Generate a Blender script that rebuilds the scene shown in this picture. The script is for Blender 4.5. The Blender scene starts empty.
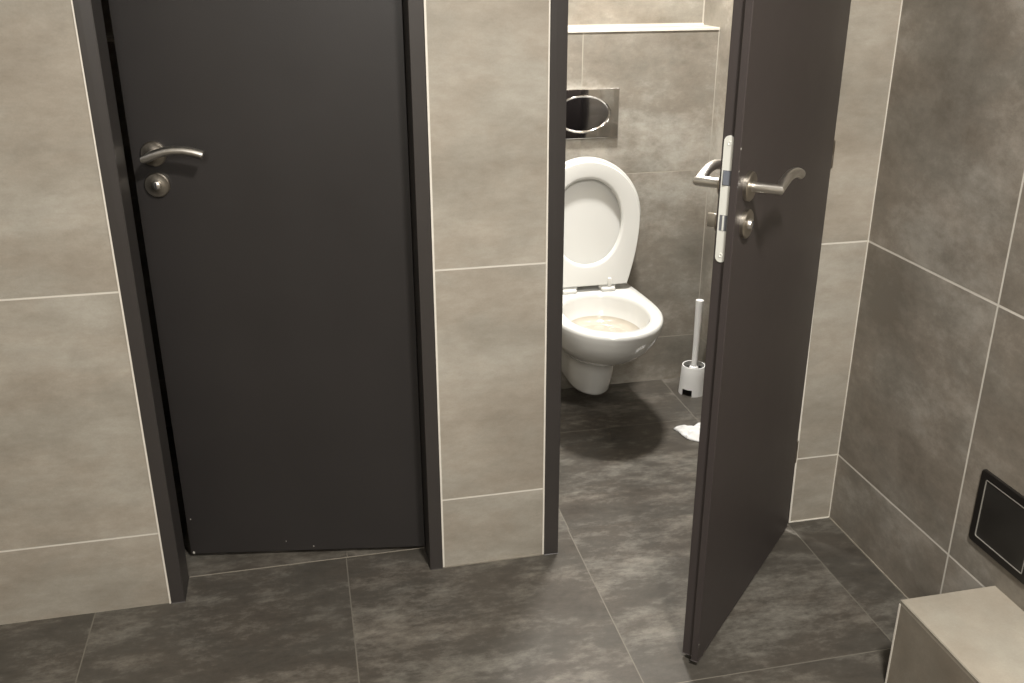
import bpy, bmesh, math, random
from mathutils import Vector, Matrix, noise
from math import sin, cos, pi, radians, sqrt

random.seed(7)
S = bpy.context.scene
COL = S.collection

# ------------------------------------------------------------------ dimensions (metres)
XR = 1.0884            # right wall
XL = -1.95             # left wall of the washroom
YB = -2.95             # wall behind the camera
YR = 0.983             # cistern boxing front in the stall
YRR = 1.120            # wall above the ledge
ZL = 1.235             # ledge height
H = 2.52               # ceiling
TH = 0.10              # front wall thickness
ZD = 2.04              # frame height
ZA = 0.1985            # first tile joint, washroom
ZR = 0.1704            # first tile joint, stall
T = 0.6

# ------------------------------------------------------------------ helpers
def new_obj(name, me, mat=None, parent=None):
    o = bpy.data.objects.new(name, me)
    COL.objects.link(o)
    if mat is not None:
        for m in (mat if isinstance(mat, (list, tuple)) else [mat]):
            me.materials.append(m)
    if parent is not None:
        o.parent = parent
    return o

def obj(name, bm, mat=None, parent=None, smooth=False, bevel=0, seg=2, sharp=35):
    bmesh.ops.remove_doubles(bm, verts=bm.verts, dist=1e-6)
    if bevel > 0:
        es = [e for e in bm.edges if len(e.link_faces) == 2 and e.calc_face_angle(0) > radians(30)]
        bmesh.ops.bevel(bm, geom=es, offset=bevel, segments=seg, affect='EDGES', profile=0.5, clamp_overlap=True)
    bmesh.ops.recalc_face_normals(bm, faces=bm.faces)
    me = bpy.data.meshes.new(name)
    bm.to_mesh(me); bm.free()
    if smooth:
        for p in me.polygons: p.use_smooth = True
        if sharp: me.set_sharp_from_angle(angle=radians(sharp))
    return new_obj(name, me, mat, parent)

def empty(name, loc=(0, 0, 0)):
    o = bpy.data.objects.new(name, None)
    COL.objects.link(o); o.location = loc
    o.empty_display_size = .05
    return o

def tag(o, label=None, cat=None, group=None, kind=None):
    if label: o['label'] = label
    if cat: o['category'] = cat
    if group: o['group'] = group
    if kind: o['kind'] = kind
    return o

def box(bm, x0, x1, y0, y1, z0, z1, M=None):
    vs = [Vector((x, y, z)) for z in (z0, z1) for y in (y0, y1) for x in (x0, x1)]
    if M is not None: vs = [M @ v for v in vs]
    v = [bm.verts.new(p) for p in vs]
    fs = []
    for q in ((0, 2, 3, 1), (4, 5, 7, 6), (0, 1, 5, 4), (2, 6, 7, 3), (0, 4, 6, 2), (1, 3, 7, 5)):
        fs.append(bm.faces.new([v[i] for i in q]))
    return fs

def uvbox(bm, x0, x1, y0, y1, z0, z1, uo=0., vo=0., yo=0., skip=()):
    uvl = bm.loops.layers.uv.verify()
    for f in box(bm, x0, x1, y0, y1, z0, z1):
        f.normal_update()
        n = f.normal
        for l in f.loops:
            c = l.vert.co
            if abs(n.y) > .7: l[uvl].uv = (c.x - uo, c.z - vo)
            elif abs(n.x) > .7: l[uvl].uv = (c.y - yo, c.z - vo)
            else: l[uvl].uv = (c.x - uo, c.y - yo)

def struct_boxes(name, boxes, mat):
    bm = bmesh.new()
    for b in boxes: uvbox(bm, **b)
    me = bpy.data.meshes.new(name); bm.to_mesh(me); bm.free()
    o = new_obj(name, me, mat); o['kind'] = 'structure'
    return o

def lathe(bm, prof, seg=32, M=None, cap=True):
    """prof: list of (r,z) revolved round z"""
    rings = []
    for r, z in prof:
        if r < 1e-6:
            p = Vector((0, 0, z)); rings.append([bm.verts.new(M @ p if M else p)])
        else:
            rg = []
            for i in range(seg):
                a = 2 * pi * i / seg
                p = Vector((r * cos(a), r * sin(a), z)); rg.append(bm.verts.new(M @ p if M else p))
            rings.append(rg)
    for a, b in zip(rings, rings[1:]):
        for i in range(seg):
            j = (i + 1) % seg
            if len(a) == 1 and len(b) == 1: continue
            if len(a) == 1: bm.faces.new((a[0], b[i], b[j]))
            elif len(b) == 1: bm.faces.new((a[i], a[j], b[0]))
            else: bm.faces.new((a[i], a[j], b[j], b[i]))
    if cap:
        for r in (rings[0], rings[-1]):
            if len(r) > 2: bm.faces.new(r)
    return rings

def tube(bm, pts, rad, seg=16, cap=True):
    pts = [Vector(p) for p in pts]
    n = len(pts)
    if not isinstance(rad, (list, tuple)): rad = [rad] * n
    rings = []
    for i, p in enumerate(pts):
        t = (pts[min(i + 1, n - 1)] - pts[max(i - 1, 0)]).normalized()
        up = Vector((0, 0, 1)) if abs(t.z) < .9 else Vector((1, 0, 0))
        a = t.cross(up).normalized(); b = a.cross(t).normalized()
        k = 1.0
        rings.append([bm.verts.new(p + (a * cos(2 * pi * j / seg) + b * sin(2 * pi * j / seg)) * rad[i]) for j in range(seg)])
    for r, s in zip(rings, rings[1:]):
        for j in range(seg):
            bm.faces.new((r[j], r[(j + 1) % seg], s[(j + 1) % seg], s[j]))
    if cap:
        bm.faces.new(rings[0]); bm.faces.new(rings[-1])

def loft(bm, rings, close_first=True, close_last=True):
    R = [[bm.verts.new(p) for p in r] for r in rings]
    n = len(R[0])
    for a, b in zip(R, R[1:]):
        for i in range(n):
            j = (i + 1) % n
            bm.faces.new((a[i], a[j], b[j], b[i]))
    if close_first: bm.faces.new(R[0])
    if close_last: bm.faces.new(R[-1])
    return R

# ------------------------------------------------------------------ materials
def nodes(name):
    m = bpy.data.materials.new(name); m.use_nodes = True
    nt = m.node_tree; nt.nodes.clear()
    out = nt.nodes.new('ShaderNodeOutputMaterial')
    b = nt.nodes.new('ShaderNodeBsdfPrincipled')
    nt.links.new(b.outputs[0], out.inputs[0])
    return m, nt, b

def N(nt, typ, **kw):
    n = nt.nodes.new(typ)
    for k, v in kw.items(): setattr(n, k, v)
    return n

def math_(nt, op, a, b=None, c=None, clamp=False):
    n = N(nt, 'ShaderNodeMath', operation=op, use_clamp=clamp)
    for i, v in enumerate((a, b, c)):
        if v is None: continue
        if isinstance(v, (int, float)): n.inputs[i].default_value = v
        else: nt.links.new(v, n.inputs[i])
    return n.outputs[0]

def mixc(nt, fac, a, b, blend='MIX'):
    n = N(nt, 'ShaderNodeMix', data_type='RGBA', blend_type=blend)
    def put(s, v):
        if isinstance(v, (int, float)): s.default_value = v
        elif isinstance(v, tuple): s.default_value = (*v[:3], 1)
        else: nt.links.new(v, s)
    put(n.inputs[0], fac); put(n.inputs[6], a); put(n.inputs[7], b)
    return n.outputs[2]

def noise_(nt, vec, scale, detail=4, rough=.55, dist=0.):
    n = N(nt, 'ShaderNodeTexNoise')
    nt.links.new(vec, n.inputs['Vector'])
    n.inputs['Scale'].default_value = scale; n.inputs['Detail'].default_value = detail
    n.inputs['Roughness'].default_value = rough; n.inputs['Distortion'].default_value = dist
    return n.outputs['Fac']

def remap(nt, v, a, b, c=0., d=1.):
    n = N(nt, 'ShaderNodeMapRange'); n.interpolation_type = 'SMOOTHSTEP'
    nt.links.new(v, n.inputs[0])
    for i, q in enumerate((a, b, c, d)): n.inputs[i + 1].default_value = q
    return n.outputs[0]

def tile_mat(name, su, sv, grout_w, dark, mid, light, grout, rough, streak=(1, 1, 1), pale=.5, seed=0., dark_amt=.8, noise_scale=1.0, bump=.02, tint=.06):
    m, nt, b = nodes(name)
    L = nt.links.new
    uv = N(nt, 'ShaderNodeUVMap').outputs[0]
    sep = N(nt, 'ShaderNodeSeparateXYZ'); L(uv, sep.inputs[0])
    cu = math_(nt, 'DIVIDE', sep.outputs[0], su); cv = math_(nt, 'DIVIDE', sep.outputs[1], sv)
    fu = math_(nt, 'FLOOR', cu); fv = math_(nt, 'FLOOR', cv)
    lu = math_(nt, 'MULTIPLY', math_(nt, 'SUBTRACT', cu, fu), su)
    lv = math_(nt, 'MULTIPLY', math_(nt, 'SUBTRACT', cv, fv), sv)
    du = math_(nt, 'MINIMUM', lu, math_(nt, 'SUBTRACT', su, lu))
    dv = math_(nt, 'MINIMUM', lv, math_(nt, 'SUBTRACT', sv, lv))
    dd = math_(nt, 'MINIMUM', du, dv)
    g = remap(nt, dd, grout_w * .38, grout_w * .62, 1, 0)
    cell = N(nt, 'ShaderNodeCombineXYZ'); L(fu, cell.inputs[0]); L(fv, cell.inputs[1]); cell.inputs[2].default_value = seed
    wn = N(nt, 'ShaderNodeTexWhiteNoise', noise_dimensions='3D'); L(cell.outputs[0], wn.inputs[0])
    tc = N(nt, 'ShaderNodeTexCoord')
    off = N(nt, 'ShaderNodeVectorMath', operation='SCALE'); L(wn.outputs['Color'], off.inputs[0]); off.inputs[3].default_value = 13.
    add = N(nt, 'ShaderNodeVectorMath', operation='ADD'); L(tc.outputs['Object'], add.inputs[0]); L(off.outputs[0], add.inputs[1])
    st = N(nt, 'ShaderNodeVectorMath', operation='MULTIPLY'); L(add.outputs[0], st.inputs[0]); st.inputs[1].default_value = streak
    v = st.outputs[0]; k = noise_scale
    n1 = noise_(nt, v, 2.4 * k, 3, .5, .15)
    n2 = noise_(nt, v, 8.5 * k, 9, .72, .1)
    n3 = noise_(nt, v, 36. * k, 6, .75)
    n4 = noise_(nt, add.outputs[0], 260., 2, .6)
    n5 = noise_(nt, v, 5. * k, 4, .6, .2)
    t = math_(nt, 'MULTIPLY_ADD', math_(nt, 'SUBTRACT', n1, .5), 1.9 * dark_amt, .5)
    t = math_(nt, 'MULTIPLY_ADD', math_(nt, 'SUBTRACT', n2, .5), 1.9 * pale, t)
    t = math_(nt, 'MULTIPLY_ADD', math_(nt, 'SUBTRACT', n3, .5), .9 * pale, t, clamp=True)
    rp = N(nt, 'ShaderNodeValToRGB'); L(t, rp.inputs[0])
    cr = rp.color_ramp; cr.elements[0].position = .06; cr.elements[0].color = (*dark, 1)
    cr.elements[1].position = .86; cr.elements[1].color = (*light, 1)
    e = cr.elements.new(.5); e.color = (*mid, 1)
    # faint warm / cool drift across each tile
    tn = mixc(nt, remap(nt, n5, .38, .62), (1.014, .995, .978), (.99, 1.004, 1.008))
    c = mixc(nt, 1., rp.outputs[0], tn, 'MULTIPLY')
    # fine speckle and a slight tone change from tile to tile
    hv = N(nt, 'ShaderNodeHueSaturation'); L(c, hv.inputs['Color'])
    vv = math_(nt, 'ADD', math_(nt, 'MULTIPLY', n4, .16), .92)
    vv = math_(nt, 'ADD', vv, math_(nt, 'MULTIPLY', math_(nt, 'SUBTRACT', wn.outputs['Value'], .5), tint))
    L(vv, hv.inputs['Value'])
    gn = noise_(nt, tc.outputs['Object'], 14., 3)
    gc = mixc(nt, gn, tuple(x * .78 for x in grout), grout)
    col = mixc(nt, g, hv.outputs[0], gc)
    L(col, b.inputs['Base Color'])
    rr = math_(nt, 'ADD', math_(nt, 'MULTIPLY', n2, .22), rough - .11)
    rr = math_(nt, 'ADD', rr, math_(nt, 'MULTIPLY', g, .3), clamp=True)
    L(rr, b.inputs['Roughness'])
    b.inputs['Specular IOR Level'].default_value = .35
    bp = N(nt, 'ShaderNodeBump'); bp.inputs['Strength'].default_value = .25; bp.inputs['Distance'].default_value = .002
    hgt = math_(nt, 'SUBTRACT', math_(nt, 'MULTIPLY', n3, bump * 8), math_(nt, 'MULTIPLY', g, .8))
    L(hgt, bp.inputs['Height']); L(bp.outputs[0], b.inputs['Normal'])
    return m

def plain(name, col, rough=.5, metal=0., rv=.12, var=.08, scale=8., spec=.5, coat=0., bump=0., bscale=120., streak=(1, 1, 1), sheen=None):
    m, nt, b = nodes(name)
    tc = N(nt, 'ShaderNodeTexCoord')
    st = N(nt, 'ShaderNodeVectorMath', operation='MULTIPLY'); nt.links.new(tc.outputs['Object'], st.inputs[0]); st.inputs[1].default_value = streak
    n = noise_(nt, st.outputs[0], scale, 5)
    c = mixc(nt, n, tuple(x * (1 - var) for x in col), tuple(min(1, x * (1 + var)) for x in col))
    nt.links.new(c, b.inputs['Base Color'])
    b.inputs['Metallic'].default_value = metal
    b.inputs['Specular IOR Level'].default_value = spec
    b.inputs['Coat Weight'].default_value = coat
    r = math_(nt, 'ADD', math_(nt, 'MULTIPLY', n, rv), rough - rv / 2, clamp=True)
    nt.links.new(r, b.inputs['Roughness'])
    if bump > 0:
        nb = noise_(nt, st.outputs[0], bscale, 3)
        bp = N(nt, 'ShaderNodeBump'); bp.inputs['Strength'].default_value = bump; bp.inputs['Distance'].default_value = .001
        nt.links.new(nb, bp.inputs['Height']); nt.links.new(bp.outputs[0], b.inputs['Normal'])
    return m

GR = (.66, .62, .55)
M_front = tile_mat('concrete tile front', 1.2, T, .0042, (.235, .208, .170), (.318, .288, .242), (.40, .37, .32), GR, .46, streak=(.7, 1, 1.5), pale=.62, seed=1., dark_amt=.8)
M_right_shaded = tile_mat('concrete tile right shaded', 1.2, T, .0052, (.15, .131, .107), (.222, .198, .166), (.33, .30, .26), GR, .42, streak=(1, .8, 1.3), pale=.75, seed=2., dark_amt=.85)  # wall tile in darker tones, the side wall's shade put into the colour
M_stall = tile_mat('concrete tile stall', 1.2, 0.604, .0032, (.16, .142, .117), (.25, .228, .193), (.41, .385, .34), (.40, .37, .31), .40, streak=(.8, 1, 1.3), pale=.6, seed=3., dark_amt=.85)
M_floor = tile_mat('concrete floor tile', .6, .628, .0028, (.038, .0335, .028), (.069, .0615, .0515), (.165, .152, .130), (.155, .140, .116), .42, streak=(.6, 1.2, 1), pale=.72, seed=11., dark_amt=.42, noise_scale=1.25, tint=.03)
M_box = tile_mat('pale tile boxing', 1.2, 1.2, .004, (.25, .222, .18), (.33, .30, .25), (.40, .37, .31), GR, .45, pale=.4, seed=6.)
M_paint = plain('white wall paint', (.72, .70, .66), .8, bump=.1)
M_corner = plain('stall corner grout', (.40, .37, .32), .6, scale=30, var=.16)
M_bead = plain('white silicone bead', (.66, .62, .55), .5, scale=30, var=.16)
M_floorbead = plain('floor edge grout', (.24, .215, .175), .7, scale=40, var=.3)
M_door = plain('anthracite laminate', (.0245, .0218, .0208), .42, var=.10, scale=5., spec=.42, bump=.12, bscale=260.)
M_door_lit = plain('lit anthracite brown laminate', (.0385, .0315, .0300), .42, var=.10, scale=5., spec=.45, bump=.12, bscale=260.)  # door laminate again, paler and browner to carry the light on this leaf
M_frame = plain('anthracite painted steel', (.036, .0315, .029), .42, var=.08, scale=6., spec=.45)
M_gasket = plain('black rubber seal', (.008, .008, .008), .6)
M_steel = plain('brushed stainless steel', (.70, .675, .63), .32, metal=1., var=.1, scale=60, streak=(1, 1, 6))
M_rosette = plain('satin nickel', (.40, .365, .315), .34, metal=1., var=.12, scale=70, streak=(6, 1, 1))
M_facepl = plain('pale painted lock plate', (.66, .66, .61), .42, metal=.25, var=.06)
M_dark = plain('dark recess', (.02, .022, .03), .5)
M_slot = plain('lock slot steel', (.13, .135, .15), .45, metal=.3)
M_latch = plain('blue grey latch', (.30, .33, .40), .3, metal=.8)
M_chrome = plain('polished chrome', (.60, .59, .58), .07, metal=1., var=.04)
M_chromedark = plain('polished button steel', (.30, .30, .32), .09, metal=1., var=.1)
M_ceram = plain('white sanitary ceramic', (.62, .615, .587), .12, rv=.02, var=.02, coat=.4, scale=3.)
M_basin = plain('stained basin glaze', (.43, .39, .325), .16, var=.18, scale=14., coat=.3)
M_water = None
M_seat = plain('white seat plastic', (.60, .595, .565), .30, rv=.0, var=.015)
M_plast = plain('white brush plastic', (.74, .735, .715), .42, var=.03)
M_bristle = plain('dark bristles', (.03, .028, .025), .8, bump=.6, bscale=300)
M_tissue = plain('white paper tissue', (.70, .695, .68), .9, var=.03, bump=.2, bscale=200)
M_black = plain('black lacquered metal', (.014, .0125, .011), .30, var=.25, scale=9., spec=.5)
M_blackpan = plain('black hatch panel', (.019, .0175, .0155), .36, var=.4, scale=14., spec=.5)
M_strip = plain('pale edge strip', (.20, .19, .17), .35)
M_beige = plain('beige plastic', (.60, .52, .40), .5)
M_dust = plain('chipped edge', (.5, .48, .44), .8)
def water_mat():
    m, nt, b = nodes('toilet water')
    tc = N(nt, 'ShaderNodeTexCoord')
    n = noise_(nt, tc.outputs['Object'], 9., 2)
    c = mixc(nt, n, (.50, .46, .37), (.60, .57, .49))
    nt.links.new(c, b.inputs['Base Color'])
    b.inputs['Alpha'].default_value = .3
    b.inputs['Roughness'].default_value = .03; b.inputs['IOR'].default_value = 1.33
    return m
M_water = water_mat()

# ------------------------------------------------------------------ room shell
def tagS(o, label, cat):
    o['label'] = label; o['category'] = cat; o['kind'] = 'structure'; return o

# floor: one sheet, joints at x=.36+.6k and y=.10 / -.53 / .65
o = struct_boxes('floor', [dict(x0=XL - .1, x1=XR + .12, y0=YB - .1, y1=.098, z0=-.1, z1=0, uo=.360 - 2.4, vo=0, yo=.0995 - .628 * 6),
    dict(x0=XL - .1, x1=XR + .12, y0=.098, y1=YRR + .1, z0=-.1, z1=0, uo=.363 - 2.4, vo=0, yo=.655 - .628 * 3)], M_floor)
tagS(o, 'dark grey mottled concrete look floor tiles', 'floor')
o = struct_boxes('ceiling', [dict(x0=XL - .1, x1=XR + .12, y0=YB - .1, y1=YRR + .1, z0=H, z1=H + .1)], M_paint)
tagS(o, 'white painted ceiling above the washroom', 'ceiling')
DX0, DX1 = -.666, 0.0           # first door opening (outer frame)
EX0, EX1 = .2665, .962          # second door opening
vf = ZA - 1.2
def fb(x0, x1, z0, z1, uo): return dict(x0=x0, x1=x1, y0=0, y1=TH, z0=z0, z1=z1, uo=uo, vo=vf, yo=-.5)
o = struct_boxes('wall_front', [
    fb(XL - .1, DX0, 0, H, -1.27 - 1.2), fb(DX0, DX1, ZD, H, -1.0), fb(DX1, EX0, 0, H, -.5), fb(EX0, EX1, ZD, H, .2)], M_front)
tagS(o, 'beige grey tiled front wall and pillar between the two stall doors', 'wall')
# right strip beside the second door: its door edge leans a little, as in the photo
bm = bmesh.new(); uvl = bm.loops.layers.uv.verify()
def xe(z): return .9645 - .0137 * z
pts = [(xe(0), 0), (XR, 0), (XR, ZD), (xe(ZD), ZD)]
vs = [[bm.verts.new((x, y, z)) for x, z in pts] for y in (0, TH)]
bm.faces.new(vs[0]); bm.faces.new(vs[1][::-1])
for i in range(4):
    j = (i + 1) % 4; bm.faces.new((vs[0][i], vs[1][i], vs[1][j], vs[0][j]))
bmesh.ops.recalc_face_normals(bm, faces=bm.faces)
for f in bm.faces:
    for l in f.loops: l[uvl].uv = (l.vert.co.x - .4 + l.vert.co.y, l.vert.co.z - vf)
uvbox(bm, xe(ZD) - .01, XR, 0, TH, ZD, H, uo=.4, vo=vf, yo=-.5)
me = bpy.data.meshes.new('wall_front_right'); bm.to_mesh(me); bm.free()
tagS(new_obj('wall_front_right', me, M_front), 'narrow beige tiled wall strip between the open door and the corner', 'wall')
o = struct_boxes('wall_right', [dict(x0=XR, x1=XR + .1, y0=YB - .1, y1=TH, z0=0, z1=H, vo=vf, yo=-.4800 - 1.2 * 4)], M_right_shaded)
tagS(o, 'tiled right wall of the washroom, coloured darker for its shade', 'wall')
o = struct_boxes('wall_left', [dict(x0=XL - .1, x1=XL, y0=YB - .1, y1=0, z0=0, z1=H, vo=vf, yo=-8)], M_front)
tagS(o, 'tiled left wall of the washroom', 'wall')
o = struct_boxes('wall_back', [dict(x0=XL, x1=XR, y0=YB - .1, y1=YB, z0=0, z1=H, vo=vf, uo=-8)], M_front)
tagS(o, 'tiled wall opposite the stall doors', 'wall')
# stalls
SX0, SX1 = .172, XR
vr = ZR - .604 * 2
ur = .630 - 1.2 * 3
o = struct_boxes('wall_stall_back', [
    dict(x0=-.92, x1=XR, y0=YR, y1=YRR + .1, z0=0, z1=ZL, vo=vr, uo=ur, yo=YRR - 1.2 * .5 - 1.2),
    dict(x0=-.92, x1=XR, y0=YRR, y1=YRR + .1, z0=ZL, z1=H, vo=ZL - .002 - 1.2, uo=.595 - 3.6, yo=0)], M_stall)
tagS(o, 'grey tiled back wall of the open stall with cistern ledge', 'wall')
o = struct_boxes('wall_stall_right', [dict(x0=XR, x1=XR + .1, y0=TH, y1=YRR + .1, z0=0, z1=H, vo=vr, yo=YR - 1.2 * 3 - .6)], M_stall)
tagS(o, 'tiled right side wall inside the open stall', 'wall')
o = struct_boxes('wall_stall_partition', [dict(x0=.085, x1=SX0, y0=TH, y1=YR, z0=0, z1=H, vo=vr, yo=-3.3)], M_stall)
tagS(o, 'tiled partition between the two stalls', 'wall')
o = struct_boxes('wall_stall_left', [dict(x0=-.92, x1=-.83, y0=TH, y1=YR, z0=0, z1=H, vo=vr, yo=-3.3)], M_stall)
tagS(o, 'tiled left side wall of the closed stall', 'wall')

# trims: white sealant beads and corner lines
trim_n = [0]
def trim(boxes, mat, label, wob=0.):
    trim_n[0] += 1
    bm = bmesh.new()
    for b in boxes: box(bm, *b)
    o = obj('trim_%d' % trim_n[0], bm, mat)
    tagS(o, label, 'trim'); return o
b = .0028
trim([(DX0 - .004, DX0, -b, .002, 0, ZD)], M_bead, 'white sealant line along the left side of the closed door frame')
trim([(0, .0045, -b, .002, 0, ZD)], M_bead, 'white sealant line on the left edge of the tiled pillar')
trim([(EX0 - .004, EX0, -b, .002, 0, ZD)], M_bead, 'white sealant line on the right edge of the tiled pillar')
# leaning bead beside open door
bm = bmesh.new()
v = [bm.verts.new(p) for p in ((xe(0), -b, 0), (xe(0) + .005, -b, 0), (xe(ZD) + .005, -b, ZD), (xe(ZD), -b, ZD),
                               (xe(0), .002, 0), (xe(0) + .005, .002, 0), (xe(ZD) + .005, .002, ZD), (xe(ZD), .002, ZD))]
for q in ((0, 1, 2, 3), (7, 6, 5, 4), (0, 4, 5, 1), (1, 5, 6, 2), (2, 6, 7, 3), (3, 7, 4, 0)): bm.faces.new([v[i] for i in q])
trim_n[0] += 1
tagS(obj('trim_%d' % trim_n[0], bm, M_bead), 'white sealant line between the open door frame and the wall strip', 'trim')
trim([(XR - .0020, XR + .001, -.0020, .001, 0, H)], M_bead, 'pale sealant line in the right corner of the washroom')
trim([(XR - .003, XR + .001, -2.9, -.003, 0, .003)], M_floorbead, 'grout line where the right wall meets the floor')
trim([(.9645, XR, -.003, .001, 0, .0025)], M_bead, 'pale grout line at the foot of the narrow wall strip')
trim([(.0, EX0, -.003, .001, 0, .0028)], M_floorbead, 'yellowish grout line at the foot of the tiled pillar')
trim([(XR - .0022, XR + .001, YR - .0022, YR + .001, 0, ZL), (XR - .0035, XR + .001, YRR - .0035, YRR + .001, ZL, H)], M_corner, 'pale sealant line in the back corner of the stall')
trim([(-.90, XR, YR - .0025, YR + .006, ZL - .006, ZL + .0015), (SX0, XR, YRR - .005, YRR + .001, ZL, ZL + .005)], M_bead, 'white edging along the front of the cistern ledge')
trim([(DX0 + .034, -.034, .0965, .0995, -.001, .0006)], M_floorbead, 'pale floor joint running under the left door')
# ledge top cap, pale tile
o = struct_boxes('ledge_top', [dict(x0=SX0, x1=XR, y0=YR + .004, y1=YRR, z0=ZL, z1=ZL + .001, uo=-.2, yo=-.2)], M_box)
o.name = 'trim_%d' % (trim_n[0] + 1); trim_n[0] += 1
tagS(o, 'pale tile cap on the cistern ledge behind the toilet', 'trim')

# ------------------------------------------------------------------ door frames
def frame(x0, x1, name, label, lean=0., fl=.032):
    bm = bmesh.new()
    fw = .032; y0, y1 = -.0035, TH + .003
    def jamb(xo, xi, ln):
        s = 1 if xi > xo else -1
        # face, reveal, rebate stop: profile in plan
        prof = [(xo, 0.0), (xo, y0), (xi, y0), (xi, y1), (xo, y1), (xo, TH), ]
        lo = [bm.verts.new((x - 0, y, 0)) for x, y in prof]
        hi = [bm.verts.new((x - ln * ZD, y, ZD)) for x, y in prof]
        n = len(prof)
        for i in range(n):
            j = (i + 1) % n; bm.faces.new((lo[i], lo[j], hi[j], hi[i]))
        bm.faces.new(lo); bm.faces.new(hi)
    jamb(x0, x0 + fl, 0.); jamb(x1, x1 - fw, lean)
    box(bm, x0, x1 - lean * ZD, y0, y1, ZD - fw, ZD)
    o = obj(name, bm, M_frame, bevel=.0015, seg=2)
    tagS(o, label, 'door frame'); return o
trim_n[0] += 1
frame(DX0, DX1 - .0005, 'trim_%d' % trim_n[0], 'dark grey steel frame round the nearly closed left door')
trim_n[0] += 1
frame(EX0 + .0003, .9640, 'trim_%d' % trim_n[0], 'dark grey steel frame round the open right stall doorway', lean=.0137, fl=.038)

# ------------------------------------------------------------------ doors
def rosette(parent, mat, c, name='rosette', thick=.009, r=.0275):
    """local: axis +y is out of the face; c=(x,y,z), side sign s in y"""
    x, y, z, s = c
    bm = bmesh.new()
    M = Matrix.Translation((x, y, z)) @ Matrix.Rotation(radians(-90 * s), 4, 'X')
    lathe(bm, [(0, 0), (r, 0), (r, thick - .002), (r - .002, thick), (r * .55, thick), (r * .5, thick + .0005), (0, thick + .0005)], 40, M, cap=False)
    return obj(name, bm, mat, parent, smooth=True)

def lever(parent, c, along, mat, out=.060):
    """neck out of the face, mitred corner, bowed lever running towards +x*along"""
    x, y, z, s = c
    r = .0097
    h = empty('lever_handle', (0, 0, 0)); h.parent = parent
    rosette(h, M_rosette, c)
    bm = bmesh.new()
    seg = 20
    # bowed lever centre line (k along, dz up)
    ks = [0, .02, .04, .06, .08, .10, .113, .121]
    dz = [0, .0095, .0150, .0172, .0165, .0130, .0092, .0062]
    cl = [Vector((x + along * k, y + s * out, z + d)) for k, d in zip(ks, dz)]
    rings = []
    rings.append([Vector((x + r * cos(2 * pi * j / seg), y + s * .004, z + r * sin(2 * pi * j / seg))) for j in range(seg)])
    # mitre ring: plane bisecting neck (y) and lever (x,z)
    mit = []
    for j in range(seg):
        a = 2 * pi * j / seg
        px, pz = r * cos(a), r * sin(a)
        # outer corner sits on the side away from the lever
        mit.append(Vector((x + px, y + s * (out - along * px * 1.0 + 0.0), z + pz)))
    rings.append(mit)
    for i in range(1, len(cl)):
        t = (cl[min(i + 1, len(cl) - 1)] - cl[i - 1]).normalized()
        # same vertex order as the neck: local axis that was x becomes -along*... (y), z stays
        zz = (Vector((0, 0, 1)) - t * t.z).normalized()
        yy = Vector((0, 1, 0))
        rings.append([cl[i] + yy * (-s * along * r * cos(2 * pi * j / seg)) + zz * (r * sin(2 * pi * j / seg)) for j in range(seg)])
    loft(bm, rings)
    obj('lever', bm, mat, h, smooth=True, sharp=38)
    return h

def coin_lock(parent, c):
    x, y, z, s = c
    h = rosette(parent, M_rosette, c, 'lock_rosette')
    M = Matrix.Translation((x, y + s * .009, z)) @ Matrix.Rotation(radians(-90 * s), 4, 'X')
    bm = bmesh.new()
    lathe(bm, [(.0105, -.001), (.0105, .003), (.009, .006), (.005, .0075), (0, .008)], 28, M, cap=False)
    # coin slot cheeks
    k = obj('release_knob', bm, M_steel, h, smooth=True)
    bm = bmesh.new()
    box(bm, x - .0012, x + .0012, y + s * .0155 if s > 0 else y + s * .0175, y + s * .0175 if s > 0 else y + s * .0155, z - .0068, z + .0068)
    obj('coin_slot', bm, M_dark, h)
    return h

def turn_knob(parent, c):
    x, y, z, s = c
    h = rosette(parent, M_rosette, c, 'lock_rosette')
    bm = bmesh.new()
    y0, y1 = sorted((y + s * .009, y + s * .032))
    box(bm, x - .0045, x + .0045, y0, y1, z - .0135, z + .0135)
    obj('thumb_turn', bm, M_steel, h, bevel=.002, smooth=True)
    return h

# --- door 2: open outwards.  local x: from hinge (0) to the free edge; local y: inwards is -, outer face at y=0 looking to +y
def local_door(name, hinge, dirx, n, tilt=0.):
    """root empty with local x = dirx (to free edge), local y = n (out of the room side face)"""
    e = empty(name, hinge)
    X = Vector(dirx).normalized(); Y = Vector(n).normalized(); Z = X.cross(Y)
    R = Matrix((X, Y, Z)).transposed()
    e.rotation_mode = 'QUATERNION'
    e.rotation_quaternion = R.to_quaternion()
    return e
a = radians(45.2)
# X x Y must be +z: dir (-cos,-sin), outer normal (sin,-cos): cross z = cos*cos + sin*sin = 1
tl = -.0045
Xd = Vector((-cos(a), -sin(a), tl)); Yd = Vector((sin(a), -cos(a), 0))
door2 = local_door('door_2', (.9402, -.0378, 0.012 + .0045), Xd, Yd)
tagS(door2, 'anthracite stall door standing open into the room, with lock plate on its edge', 'door')
LW = .638; LH = 1.985; LIP = .013; TK = .040
bm = bmesh.new()
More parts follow.
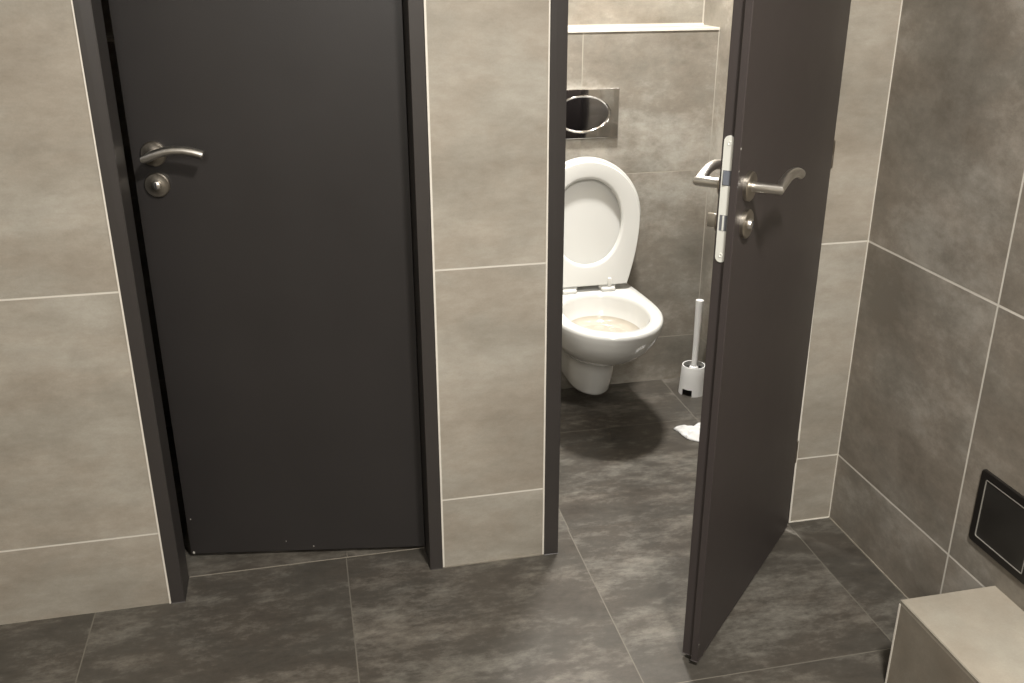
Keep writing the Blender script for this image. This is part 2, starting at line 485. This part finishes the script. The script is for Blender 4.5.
# rebated leaf, plan profile swept up
prof = [(0, 0), (LW, 0), (LW, -.0145), (LW - LIP, -.0145), (LW - LIP, -TK), (LIP + .002, -TK), (LIP + .002, -.0145), (0, -.0145)]
lo = [bm.verts.new((x, y, 0)) for x, y in prof]; hi = [bm.verts.new((x, y, LH)) for x, y in prof]
n_ = len(prof)
for i in range(n_):
    j = (i + 1) % n_; bm.faces.new((lo[i], lo[j], hi[j], hi[i]))
bm.faces.new(lo); bm.faces.new(hi)
leaf2 = obj('door_leaf', bm, M_door_lit, door2, bevel=.0012, seg=1)
hs = LW - .0550
zb = .0165
lever(door2, (hs, 0, 1.0695 - zb, 1), -1, M_steel)
lever(door2, (hs, -TK, 1.068 - zb, -1), -1, M_steel, .054)
coin_lock(door2, (hs, 0, 0.999 - zb, 1))
turn_knob(door2, (hs, -TK, .997 - zb, -1))
# lock face plate on the leaf edge
def stadium(w, h, n=12):
    r = w / 2; pts = []
    for i in range(n + 1): pts.append((r * cos(pi * i / n), h / 2 - r + r * sin(pi * i / n)))
    for i in range(n + 1): pts.append((r * cos(pi + pi * i / n), -h / 2 + r + r * sin(pi + pi * i / n)))
    return pts
bm = bmesh.new()
xf = LW - LIP; yc = -.0254; zc = 1.0485 - zb
st = stadium(.0205, .235)
loft(bm, [[Vector((xf - .001, yc + u, zc + v)) for u, v in st], [Vector((xf + .0022, yc + u, zc + v)) for u, v in st]])
fp = obj('lock_plate', bm, M_facepl, door2)
fp['label'] = 'pale round ended metal lock plate'
def platebit(name, y0, y1, z0, z1, mat, x1=.003, x0=.0):
    bm = bmesh.new(); box(bm, xf + x0, xf + x1, yc + y0, yc + y1, zc + z0, zc + z1)
    return obj(name, bm, mat, fp)
platebit('latch_opening', -.0075, .0075, .0275, .0550, M_slot, .0026)
bm = bmesh.new()   # bevelled latch tongue
v = [bm.verts.new((xf + p[0], yc + p[1], zc + p[2])) for p in
     ((.0, -.0055, .0290), (.0, .0055, .0290), (.006, -.0055, .0290), (.0028, .0055, .0290), (.0, -.0055, .0535), (.0, .0055, .0535), (.006, -.0055, .0535), (.0028, .0055, .0535))]
for q in ((0, 1, 3, 2), (4, 6, 7, 5), (2, 3, 7, 6), (0, 2, 6, 4), (1, 5, 7, 3)): bm.faces.new([v[i] for i in q])
obj('latch', bm, M_latch, fp)
platebit('deadbolt_opening', -.0072, .0072, -.057, -.0275, M_slot, .0026)
platebit('deadbolt', -.0016, .0016, -.0562, -.0283, M_facepl, .0036)
for zz in (.104, -.104):
    bm = bmesh.new()
    M = Matrix.Translation((xf + .0020, yc, zc + zz)) @ Matrix.Rotation(radians(90), 4, 'Y')
    lathe(bm, [(.0042, 0), (.0042, .0012), (.0026, .0014), (.0018, .0006), (0, .0006)], 16, M, cap=False)
    obj('screw', bm, M_facepl, fp, smooth=True)
# hinges on the leaf (knuckle just off the hinge edge)
def hinge(z, mat=M_rosette, r=.0058):
    e = empty('hinge'); e.parent = door2
    bm = bmesh.new()
    M = Matrix.Translation((-.0055, -.004, z))
    lathe(bm, [(0, -.033), (r * .7, -.033), (r, -.031), (r, -.001), (r * .9, 0), (r, .001), (r, .031), (r * .7, .033), (0, .033)], 18, M, cap=False)
    obj('knuckle', bm, mat, e, smooth=True)
    bm = bmesh.new(); box(bm, -.004, .003, -.010, -.006, z - .026, z + .026)
    obj('hinge_plate', bm, mat, e)
for z in (.225, 1.01, 1.76): hinge(z)
# small chips in the coating low on the leaf edge
for (x, z, r) in ((LW - .004, .045, .0016), (LW - .0005, 1.13, .0016), (LW - .0005, 1.09, .0013)):
    bm = bmesh.new()
    bmesh.ops.create_icosphere(bm, subdivisions=1, radius=r, matrix=Matrix.Translation((x, 0.0002, z)) @ Matrix.Diagonal((1, .25, 1.6, 1)))
    obj('paint_chip', bm, M_dust, leaf2)

# --- door 1: hinged right, very slightly ajar inwards
a1 = radians(9.3)
X1 = Vector((-cos(a1), sin(a1), 0)); Y1 = Vector((-sin(a1), -cos(a1), 0))
door1 = local_door('door_1', (-.034, .086, .012), X1, Y1)
tagS(door1, 'anthracite left stall door standing slightly ajar inwards with lever handle', 'door')
L1 = .608
bm = bmesh.new(); box(bm, 0, L1, -TK, 0, 0, LH)
leaf1 = obj('door_leaf', bm, M_door, door1, bevel=.0015, seg=2)
h1 = L1 - .050
lever(door1, (h1, 0, 1.055 - .012, 1), -1, M_steel)
lever(door1, (h1, -TK, 1.055 - .012, -1), -1, M_steel)
coin_lock(door1, (h1 + .001, 0, .986 - .012, 1))
turn_knob(door1, (h1 + .001, -TK, .986 - .012, -1))
for (x, z, r) in ((L1 - .008, .004, .003), (L1 - .012, .105, .0014), (.29, .012, .0014), (.36, .03, .0012)):
    bm = bmesh.new()
    bmesh.ops.create_icosphere(bm, subdivisions=1, radius=r, matrix=Matrix.Translation((x, 0.0001, z)) @ Matrix.Diagonal((1, .2, 1.5, 1)))
    obj('paint_chip', bm, M_dust, leaf1)

# ------------------------------------------------------------------ flush plate
fpx = .632; fpz = .977
fl = empty('flush_plate', (fpx, YR + .003, fpz))
tag(fl, 'shiny chrome flush plate with oval button above the toilet', 'flush plate')
W2, H2 = .1225, .0795
bm = bmesh.new(); box(bm, -W2, W2, -.014, 0, -H2, H2)
pl = obj('plate', bm, M_chrome, fl, bevel=.003, seg=3, smooth=True)
def oval_ring(a0, b0, y, n=64): return [Vector((a0 * cos(2 * pi * i / n), y - .003, b0 * sin(2 * pi * i / n))) for i in range(n)]
ox = -.004
bm = bmesh.new()
loft(bm, [oval_ring(.094, .0600, -.010), oval_ring(.094, .0600, -.013), oval_ring(.092, .0580, -.0155), oval_ring(.087, .0535, -.0135), oval_ring(.0855, .0522, -.010)], False, False)
obj('button_rim', bm, M_chrome, fl, smooth=True, sharp=60)
bm = bmesh.new()
rs = [oval_ring(.0853 * k, .0520 * k, -.0112 - .0035 * (1 - k * k)) for k in (1, .9, .75, .55, .35, .15)]
loft(bm, rs, False, True)
obj('flush_button', bm, M_chromedark, fl, smooth=True, sharp=60)

# ------------------------------------------------------------------ toilet
CX = .632; YW = YR + .003
def outl(z, yf, ym, w, wr, nb=96, e=2.0, yb=YW):
    """closed plan outline: elliptical nose towards -y, straight-ish flanks running back to the wall"""
    pts = []
    nf = nb // 2
    for i in range(nf + 1):                      # nose from +x side round to -x side
        t = pi * i / nf                           # 0 -> +x, pi/2 -> front, pi -> -x
        c, s = cos(t), sin(t)
        pts.append(Vector((CX + w * math.copysign(abs(c) ** (2 / e), c), ym - (ym - yf) * abs(s) ** (2 / e), z)))
    nr = nb - nf - 1
    back = []
    ns = nr // 3
    for i in range(1, ns + 1):                   # left flank going back
        q = i / ns; qq = q * q * (3 - 2 * q) if False else q
        back.append(Vector((CX - (w + (wr - w) * (q ** 1.6)), ym + (yb - ym) * q, z)))
    nm = nr - 2 * ns
    for i in range(1, nm + 1):
        q = i / (nm + 1); back.append(Vector((CX - wr + 2 * wr * q, yb, z)))
    for i in range(ns, 0, -1):
        q = i / ns
        back.append(Vector((CX + (w + (wr - w) * (q ** 1.6)), ym + (yb - ym) * q, z)))
    return pts + back
def ino(z, yf, yr, w, nb=96, e=2.1, ef=2.0):
    ym = yf + (yr - yf) * .52
    nf = nb // 2; pts = []
    for i in range(nb):
        if i <= nf: t = pi * i / nf
        else: t = pi + pi * (i - nf) / (nb - nf)
        c, s = cos(t), sin(t)
        ry = (ym - yf) if s >= 0 else (yr - ym)
        pts.append(Vector((CX + w * math.copysign(abs(c) ** (2 / e), c), ym - math.copysign(ry * abs(s) ** (2 / e), s), z)))
    return pts
toilet = empty('toilet', (CX, YW, 0))
tag(toilet, 'white wall hung toilet with raised seat and lid in the open stall', 'toilet')
def par(o):
    o.parent = toilet; o.matrix_parent_inverse = Matrix.Translation((-CX, -YW, 0)); return o
RZ = .410
bm = bmesh.new()
rings = [
    outl(.087, .760, .84, .044, .044), outl(.088, .738, .84, .057, .058), outl(.093, .718, .84, .065, .067), outl(.104, .707, .835, .070, .073),
    outl(.14, .697, .83, .073, .077), outl(.180, .688, .82, .076, .081), outl(.214, .680, .81, .079, .085),
    outl(.226, .662, .79, .085, .090), outl(.240, .625, .77, .098, .099), outl(.258, .578, .74, .116, .110),
    outl(.284, .530, .72, .136, .122), outl(.315, .490, .70, .154, .134), outl(.348, .461, .69, .168, .142),
    outl(.376, .446, .685, .176, .148), outl(.395, .441, .68, .179, .151), outl(.406, .443, .68, .1775, .150), outl(RZ, .449, .68, .172, .147),
    ino(RZ + .0005, .482, .838, .1385), ino(RZ - .003, .487, .834, .134), ino(RZ - .015, .489, .832, .132), ino(.368, .496, .826, .127),
    ino(.338, .507, .818, .120), ino(.330, .513, .812, .115), ino(.322, .524, .804, .106), ino(.313, .555, .785, .084), ino(.306, .60, .76, .055), ino(.304, .66, .72, .015)]
R = loft(bm, rings)
bm.verts.ensure_lookup_table(); bm.faces.ensure_lookup_table()
nout = 17
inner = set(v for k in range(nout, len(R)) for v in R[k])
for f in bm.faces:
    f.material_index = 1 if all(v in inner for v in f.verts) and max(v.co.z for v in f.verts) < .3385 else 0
par(obj('bowl', bm, [M_ceram, M_basin], None, smooth=True, sharp=60))
bm = bmesh.new()
bm.faces.new([bm.verts.new(p) for p in ino(.3175, .5475, .790, .0895)])
par(obj('bowl_water', bm, M_water, None, smooth=True))

# seat + lid, raised and leaning on the wall
HY = .872; HZ = RZ + .015
lean = math.atan2(.050, .44)
def P(u, v, t):      # u across, v up the raised lid, t thickness towards the viewer
    return Vector((CX + u, HY + v * sin(lean) - t * cos(lean), HZ + v * cos(lean) + t * sin(lean) * .3))
def lid_outline(dw=0., n=80, hb=.136, hm=.181, vm=.228, vt=.418, v0=0.004, df=None):
    if df is None: df = dw
    pts = []
    m = n // 2
    for i in range(m + 1):                        # elliptical head
        t = pi * i / m
        c, s = cos(t), sin(t)
        pts.append(((hm + dw) * c, vm + (vt + dw - vm) * s))
    k = (n - m - 1)
    ns = k // 3
    for i in range(1, ns + 1):
        q = i / ns; pts.append((-(hm + df + (hb - hm) * q ** 1.7), vm + (v0 - vm) * q))
    nm = k - 2 * ns
    for i in range(1, nm + 1):
        q = i / (nm + 1); pts.append((-(hb + df) + 2 * (hb + df) * q, v0))
    for i in range(ns, 0, -1):
        q = i / ns; pts.append(((hm + df + (hb - hm) * q ** 1.7), vm + (v0 - vm) * q))
    return pts
def scl(pts, s, c=(0, .22)): return [(c[0] + (u - c[0]) * s, c[1] + (v - c[1]) * s) for u, v in pts]
bm = bmesh.new()
lo_ = lid_outline(.0070, df=-.004)
loft(bm, [[P(u, v, t) for u, v in scl(lo_, s)] for s, t in ((.97, -.024), (.992, -.022), (1, -.016), (1, -.002), (.985, 0), (.93, -.003), (.8, -.006), (.5, -.008), (.2, -.009))])
par(obj('lid', bm, M_seat, None, smooth=True, sharp=50))
bm = bmesh.new()
so = lid_outline(-.0005, vt=.415)
n = len(so)
def hole(k, n=80):
    pts = []
    m = n // 2
    for i in range(n):
        if i <= m: t = pi * i / m
        else: t = pi + pi * (i - m) / (n - m)
        c, s = cos(t), sin(t)
        rv = .138 if s >= 0 else .143
        pts.append((.116 * k * math.copysign(abs(c) ** (2 / 2.15), c), (.219) + rv * k * s))
    return pts
rr = [(so, .99, .002), (so, 1, .004), (so, 1, .014), (so, .985, .0185)]
RR = [[P(u, v, t) for u, v in scl(o_, s)] for o_, s, t in rr]
RR += [[P(u, v, t) for u, v in hole(k)] for k, t in ((1.08, .0185), (1.03, .0165), (1.0, .011), (1.0, .004), (1.02, .002))]
RR.append(RR[0])
loft(bm, RR, False, False)
seat = par(obj('seat', bm, M_seat, None, smooth=True, sharp=50))
for sx in (-.066, .068):
    bm = bmesh.new()
    box(bm, CX + sx - .024, CX + sx + .024, HY - .030, HY + .012, RZ - .0005, RZ + .014)
    hg = par(obj('seat_hinge', bm, M_seat, None, bevel=.005, seg=3, smooth=True))
    bm = bmesh.new()
    tube(bm, [(CX + sx - .028, HY - .004, RZ + .013), (CX + sx + .028, HY - .004, RZ + .013)], .008, 14)
    q = obj('hinge_pin', bm, M_seat, None, smooth=True)
    q.parent = hg
    if sx > 0:
        bm = bmesh.new()
        box(bm, CX + sx - .002, CX + sx + .010, HY - .026, HY - .014, RZ + .008, RZ + .045)
        q = obj('hinge_clip', bm, M_seat, None, bevel=.002, smooth=True)
        q.parent = hg

# ------------------------------------------------------------------ toilet brush and holder
BX, BY = 1.0315, .858
hold = empty('brush_holder', (BX, BY, 0)); tag(hold, 'white plastic toilet brush holder with square notch on the stall floor', 'brush holder')
bm = bmesh.new()
seg = 60
zs = [0.0, .010, .0245, .040, .07, .098, .104, .106]
def ro(z): return .0480 - .060 * z + (.0 if z < .103 else -.001)
na = radians(-139)
outer = []; inner = []
for z in zs:
    outer.append([bm.verts.new((ro(z) * cos(2 * pi * i / seg), ro(z) * sin(2 * pi * i / seg), z)) for i in range(seg)])
    inner.append([bm.verts.new(((ro(z) - .004) * cos(2 * pi * i / seg), (ro(z) - .004) * sin(2 * pi * i / seg), z)) for i in range(seg)])
def notch(i, k):
    am = 2 * pi * (i + .5) / seg
    d = abs((am - na + pi) % (2 * pi) - pi)
    return k < 2 and d < radians(24)
for k in range(len(zs) - 1):
    for i in range(seg):
        j = (i + 1) % seg
        if notch(i, k): continue
        bm.faces.new((outer[k][i], outer[k][j], outer[k + 1][j], outer[k + 1][i]))
        bm.faces.new((inner[k][j], inner[k][i], inner[k + 1][i], inner[k + 1][j]))
        # notch cheeks
        for (i2, e) in ((i - 1, i), (i + 1, j)):
            if notch(i2 % seg, k): bm.faces.new((outer[k][e], inner[k][e], inner[k + 1][e], outer[k + 1][e]))
        if k > 0 and notch(i, k - 1): bm.faces.new((outer[k][i], inner[k][i], inner[k][j], outer[k][j]))
for i in range(seg):
    j = (i + 1) % seg
    bm.faces.new((outer[-1][i], outer[-1][j], inner[-1][j], inner[-1][i]))
bmesh.ops.recalc_face_normals(bm, faces=bm.faces)
obj('holder_cup', bm, M_plast, hold, smooth=True, sharp=40)
bm = bmesh.new()
lathe(bm, [(.0420, .028), (.0420, .031)], 40)
obj('drip_shelf', bm, M_dark, hold)
brush = empty('toilet_brush', (BX, BY, .0335)); tag(brush, 'white toilet brush with long white handle standing in its holder', 'brush')
bm = bmesh.new()
tube(bm, [(.000, 0, .055), (.003, .002, .09), (.0045, .003, .16), (.0055, .004, .25), (.006, .004, .313)], [.0115, .0105, .0110, .0125, .0138], 22)
obj('brush_handle', bm, M_plast, brush, smooth=True, sharp=50)
bm = bmesh.new()
lathe(bm, [(0, .056), (.016, .056), (.017, .061), (.015, .066), (.010, .069), (0, .069)], 28, cap=False)
obj('brush_collar', bm, M_plast, brush, smooth=True)
bm = bmesh.new()
lathe(bm, [(0, .0), (.024, .0), (.033, .008), (.0365, .022), (.0365, .048), (.034, .057), (0, .058)], 36, cap=False)
obj('brush_bristles', bm, M_bristle, brush, smooth=True)

# ------------------------------------------------------------------ crumpled tissue on the floor
out = [(.862, .600), (.876, .598), (.892, .588), (.908, .578), (.93, .592), (.965, .612), (1.005, .632), (1.045, .618), (1.052, .575), (1.035, .535),
       (1.0, .505), (.96, .488), (.925, .487), (.905, .492), (.893, .503), (.876, .520), (.870, .548), (.868, .575), (.858, .590)]
bm = bmesh.new()
cx = .955; cy = .552
prev = None; nr = 12
# densify outline
dens = []
for i in range(len(out)):
    p, q = Vector(out[i]), Vector(out[(i + 1) % len(out)])
    for k in range(5): dens.append(p.lerp(q, k / 5))
rngs = []
for r in range(nr + 1):
    k = 1 - r / nr * .98
    rg = []
    for i, p in enumerate(dens):
        x = cx + (p.x - cx) * k; y = cy + (p.y - cy) * k
        ang = math.atan2(y - .60, x - .85)
        fold = abs(sin(ang * 9 + 1.2 * noise.noise((x * 16, y * 16, 0)))) * .011
        z = .003 + .012 * (1 - k) ** .6 + fold * min(1, (1 - k) * 4) + .006 * noise.noise((x * 45, y * 45, 3.))
        if k > .99: z = .0015 + .004 * abs(noise.noise((x * 60, y * 60, 7.)))
        rg.append(bm.verts.new((x, y, max(z, .001))))
    rngs.append(rg)
m_ = len(dens)
for A, B in zip(rngs, rngs[1:]):
    for i in range(m_): bm.faces.new((A[i], A[(i + 1) % m_], B[(i + 1) % m_], B[i]))
bm.faces.new(rngs[-1])
ti = obj('crumpled_tissue', bm, M_tissue, None, smooth=True, sharp=45)
tag(ti, 'crumpled white paper tissue lying on the stall floor beside the door', 'tissue')
md = ti.modifiers.new('thick', 'SOLIDIFY'); md.thickness = .0008; md.offset = -1

# ------------------------------------------------------------------ black hatch in the right wall
hy0, hy1, hz0, hz1 = -.716, -.535, .280, .453
hatch = empty('wall_hatch', (XR, (hy0 + hy1) / 2, (hz0 + hz1) / 2)); tag(hatch, 'black metal framed hatch set in the right wall above the tiled box', 'hatch')
def rrect(y0, y1, z0, z1, r, x, n=6):
    pts = []
    for (cy_, cz_, a0) in ((y1 - r, z1 - r, 0), (y0 + r, z1 - r, 90), (y0 + r, z0 + r, 180), (y1 - r, z0 + r, 270)):
        for i in range(n + 1):
            t = radians(a0 + 90 * i / n); pts.append(Vector((x, cy_ + r * cos(t), cz_ + r * sin(t))))
    return pts
yc_, zc_ = (hy0 + hy1) / 2, (hz0 + hz1) / 2
a_, b_ = (hy1 - hy0) / 2, (hz1 - hz0) / 2
def rl(d, x, r): return rrect(-a_ + d, a_ - d, -b_ + d, b_ - d, r, x)
bm = bmesh.new()
loft(bm, [rl(0, 0, .008), rl(0, -.005, .008), rl(.0015, -.0065, .007), rl(.0165, -.0065, .003), rl(.0175, -.0055, .003), rl(.0175, .002, .003)], False, False)
obj('hatch_frame', bm, M_black, hatch, smooth=True, sharp=30)
bm = bmesh.new()
loft(bm, [rl(.0175, -.0055, .003), rl(.0180, -.0072, .003), rl(.0192, -.0072, .003), rl(.0197, -.0050, .003)], False, False)
o = obj('hatch_edge_strip', bm, M_strip, hatch, smooth=True, sharp=30); o['label'] = 'thin bright metal edge strip'
bm = bmesh.new()
loft(bm, [rl(.0194, .002, .003), rl(.0194, -.0050, .003), rl(.0205, -.0056, .003)], False, True)
obj('hatch_panel', bm, M_blackpan, hatch, smooth=True, sharp=30)

# ------------------------------------------------------------------ tiled box low against the right wall
bx0, by1, bzt = .8655, -.632, .2225
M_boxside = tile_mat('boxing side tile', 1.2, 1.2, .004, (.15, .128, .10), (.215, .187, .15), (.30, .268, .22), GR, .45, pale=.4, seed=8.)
bxo = empty('tiled_ledge', (bx0, by1, 0)); tag(bxo, 'low pale tiled box ledge in the front right corner below the hatch', 'ledge')
def uvpart(name, d, mat):
    bm = bmesh.new(); uvbox(bm, **d)
    me = bpy.data.meshes.new(name); bm.to_mesh(me); bm.free()
    o = new_obj(name, me, mat, bxo); o.matrix_parent_inverse = Matrix.Translation((-bx0, -by1, 0)); return o
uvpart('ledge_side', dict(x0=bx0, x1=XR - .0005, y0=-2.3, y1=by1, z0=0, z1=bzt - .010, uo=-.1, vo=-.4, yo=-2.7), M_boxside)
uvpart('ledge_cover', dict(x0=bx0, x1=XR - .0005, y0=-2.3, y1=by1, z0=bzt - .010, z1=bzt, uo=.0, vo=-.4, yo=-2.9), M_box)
bm = bmesh.new(); box(bm, bx0 - .0012, bx0 + .003, by1 - .003, by1 + .0012, 0, bzt - .010)
o = obj('corner_edge', bm, M_bead, bxo); o.matrix_parent_inverse = Matrix.Translation((-bx0, -by1, 0))
bm = bmesh.new(); box(bm, bx0 - .001, bx0 + .0025, -2.3, by1, bzt - .003, bzt + .0006)
o = obj('top_edge', bm, M_floorbead, bxo); o.matrix_parent_inverse = Matrix.Translation((-bx0, -by1, 0))

# ------------------------------------------------------------------ lights
def area(name, loc, target, power, size, color, shape='DISK', spread=None):
    l = bpy.data.lights.new(name, 'AREA'); l.shape = shape; l.size = size; l.energy = power; l.color = color
    if spread: l.spread = radians(spread)
    o = bpy.data.objects.new(name, l); COL.objects.link(o)
    o.location = loc
    o.rotation_mode = 'QUATERNION'
    o.rotation_quaternion = (Vector(target) - Vector(loc)).to_track_quat('-Z', 'Y')
    return o
WARM = (1., .965, .905)
area('washroom_ceiling_light', (.30, -1.75, 2.49), (.30, -1.75, 0), 88, .24, WARM)
area('washroom_fill_light', (-.55, -2.86, 2.0), (-.1, 0, .65), 36, .7, WARM)  # unseen fill lamp, added to lift the lower front walls
area('stall_ceiling_light', (.60, .53, 2.49), (.60, .53, 0), 78, .20, (1., .975, .935))

w = bpy.data.worlds.new('world'); S.world = w; w.use_nodes = True
w.node_tree.nodes['Background'].inputs[0].default_value = (.5, .47, .43, 1)
w.node_tree.nodes['Background'].inputs[1].default_value = .05

# ------------------------------------------------------------------ camera
cam = bpy.data.cameras.new('camera'); co = bpy.data.objects.new('camera', cam); COL.objects.link(co)
yaw, pitch, roll, f = .2164, .3854, -.0018, 964.35
cam.sensor_fit = 'HORIZONTAL'; cam.sensor_width = 36.; cam.lens = f * 36 / 1024
cam.clip_start = .02
fw = Vector((sin(yaw) * cos(pitch), cos(yaw) * cos(pitch), -sin(pitch)))
r0 = Vector((cos(yaw), -sin(yaw), 0)); u0 = r0.cross(fw)
rr_ = r0 * cos(roll) + u0 * sin(roll); uu_ = -r0 * sin(roll) + u0 * cos(roll)
Mx = Matrix((rr_, uu_, -fw)).transposed().to_4x4()
Mx.translation = Vector((-.2716, -2.0671, 1.4683))
co.matrix_world = Mx
S.camera = co
S.view_settings.view_transform = 'Standard'
S.view_settings.look = 'None'
S.view_settings.exposure = 0.
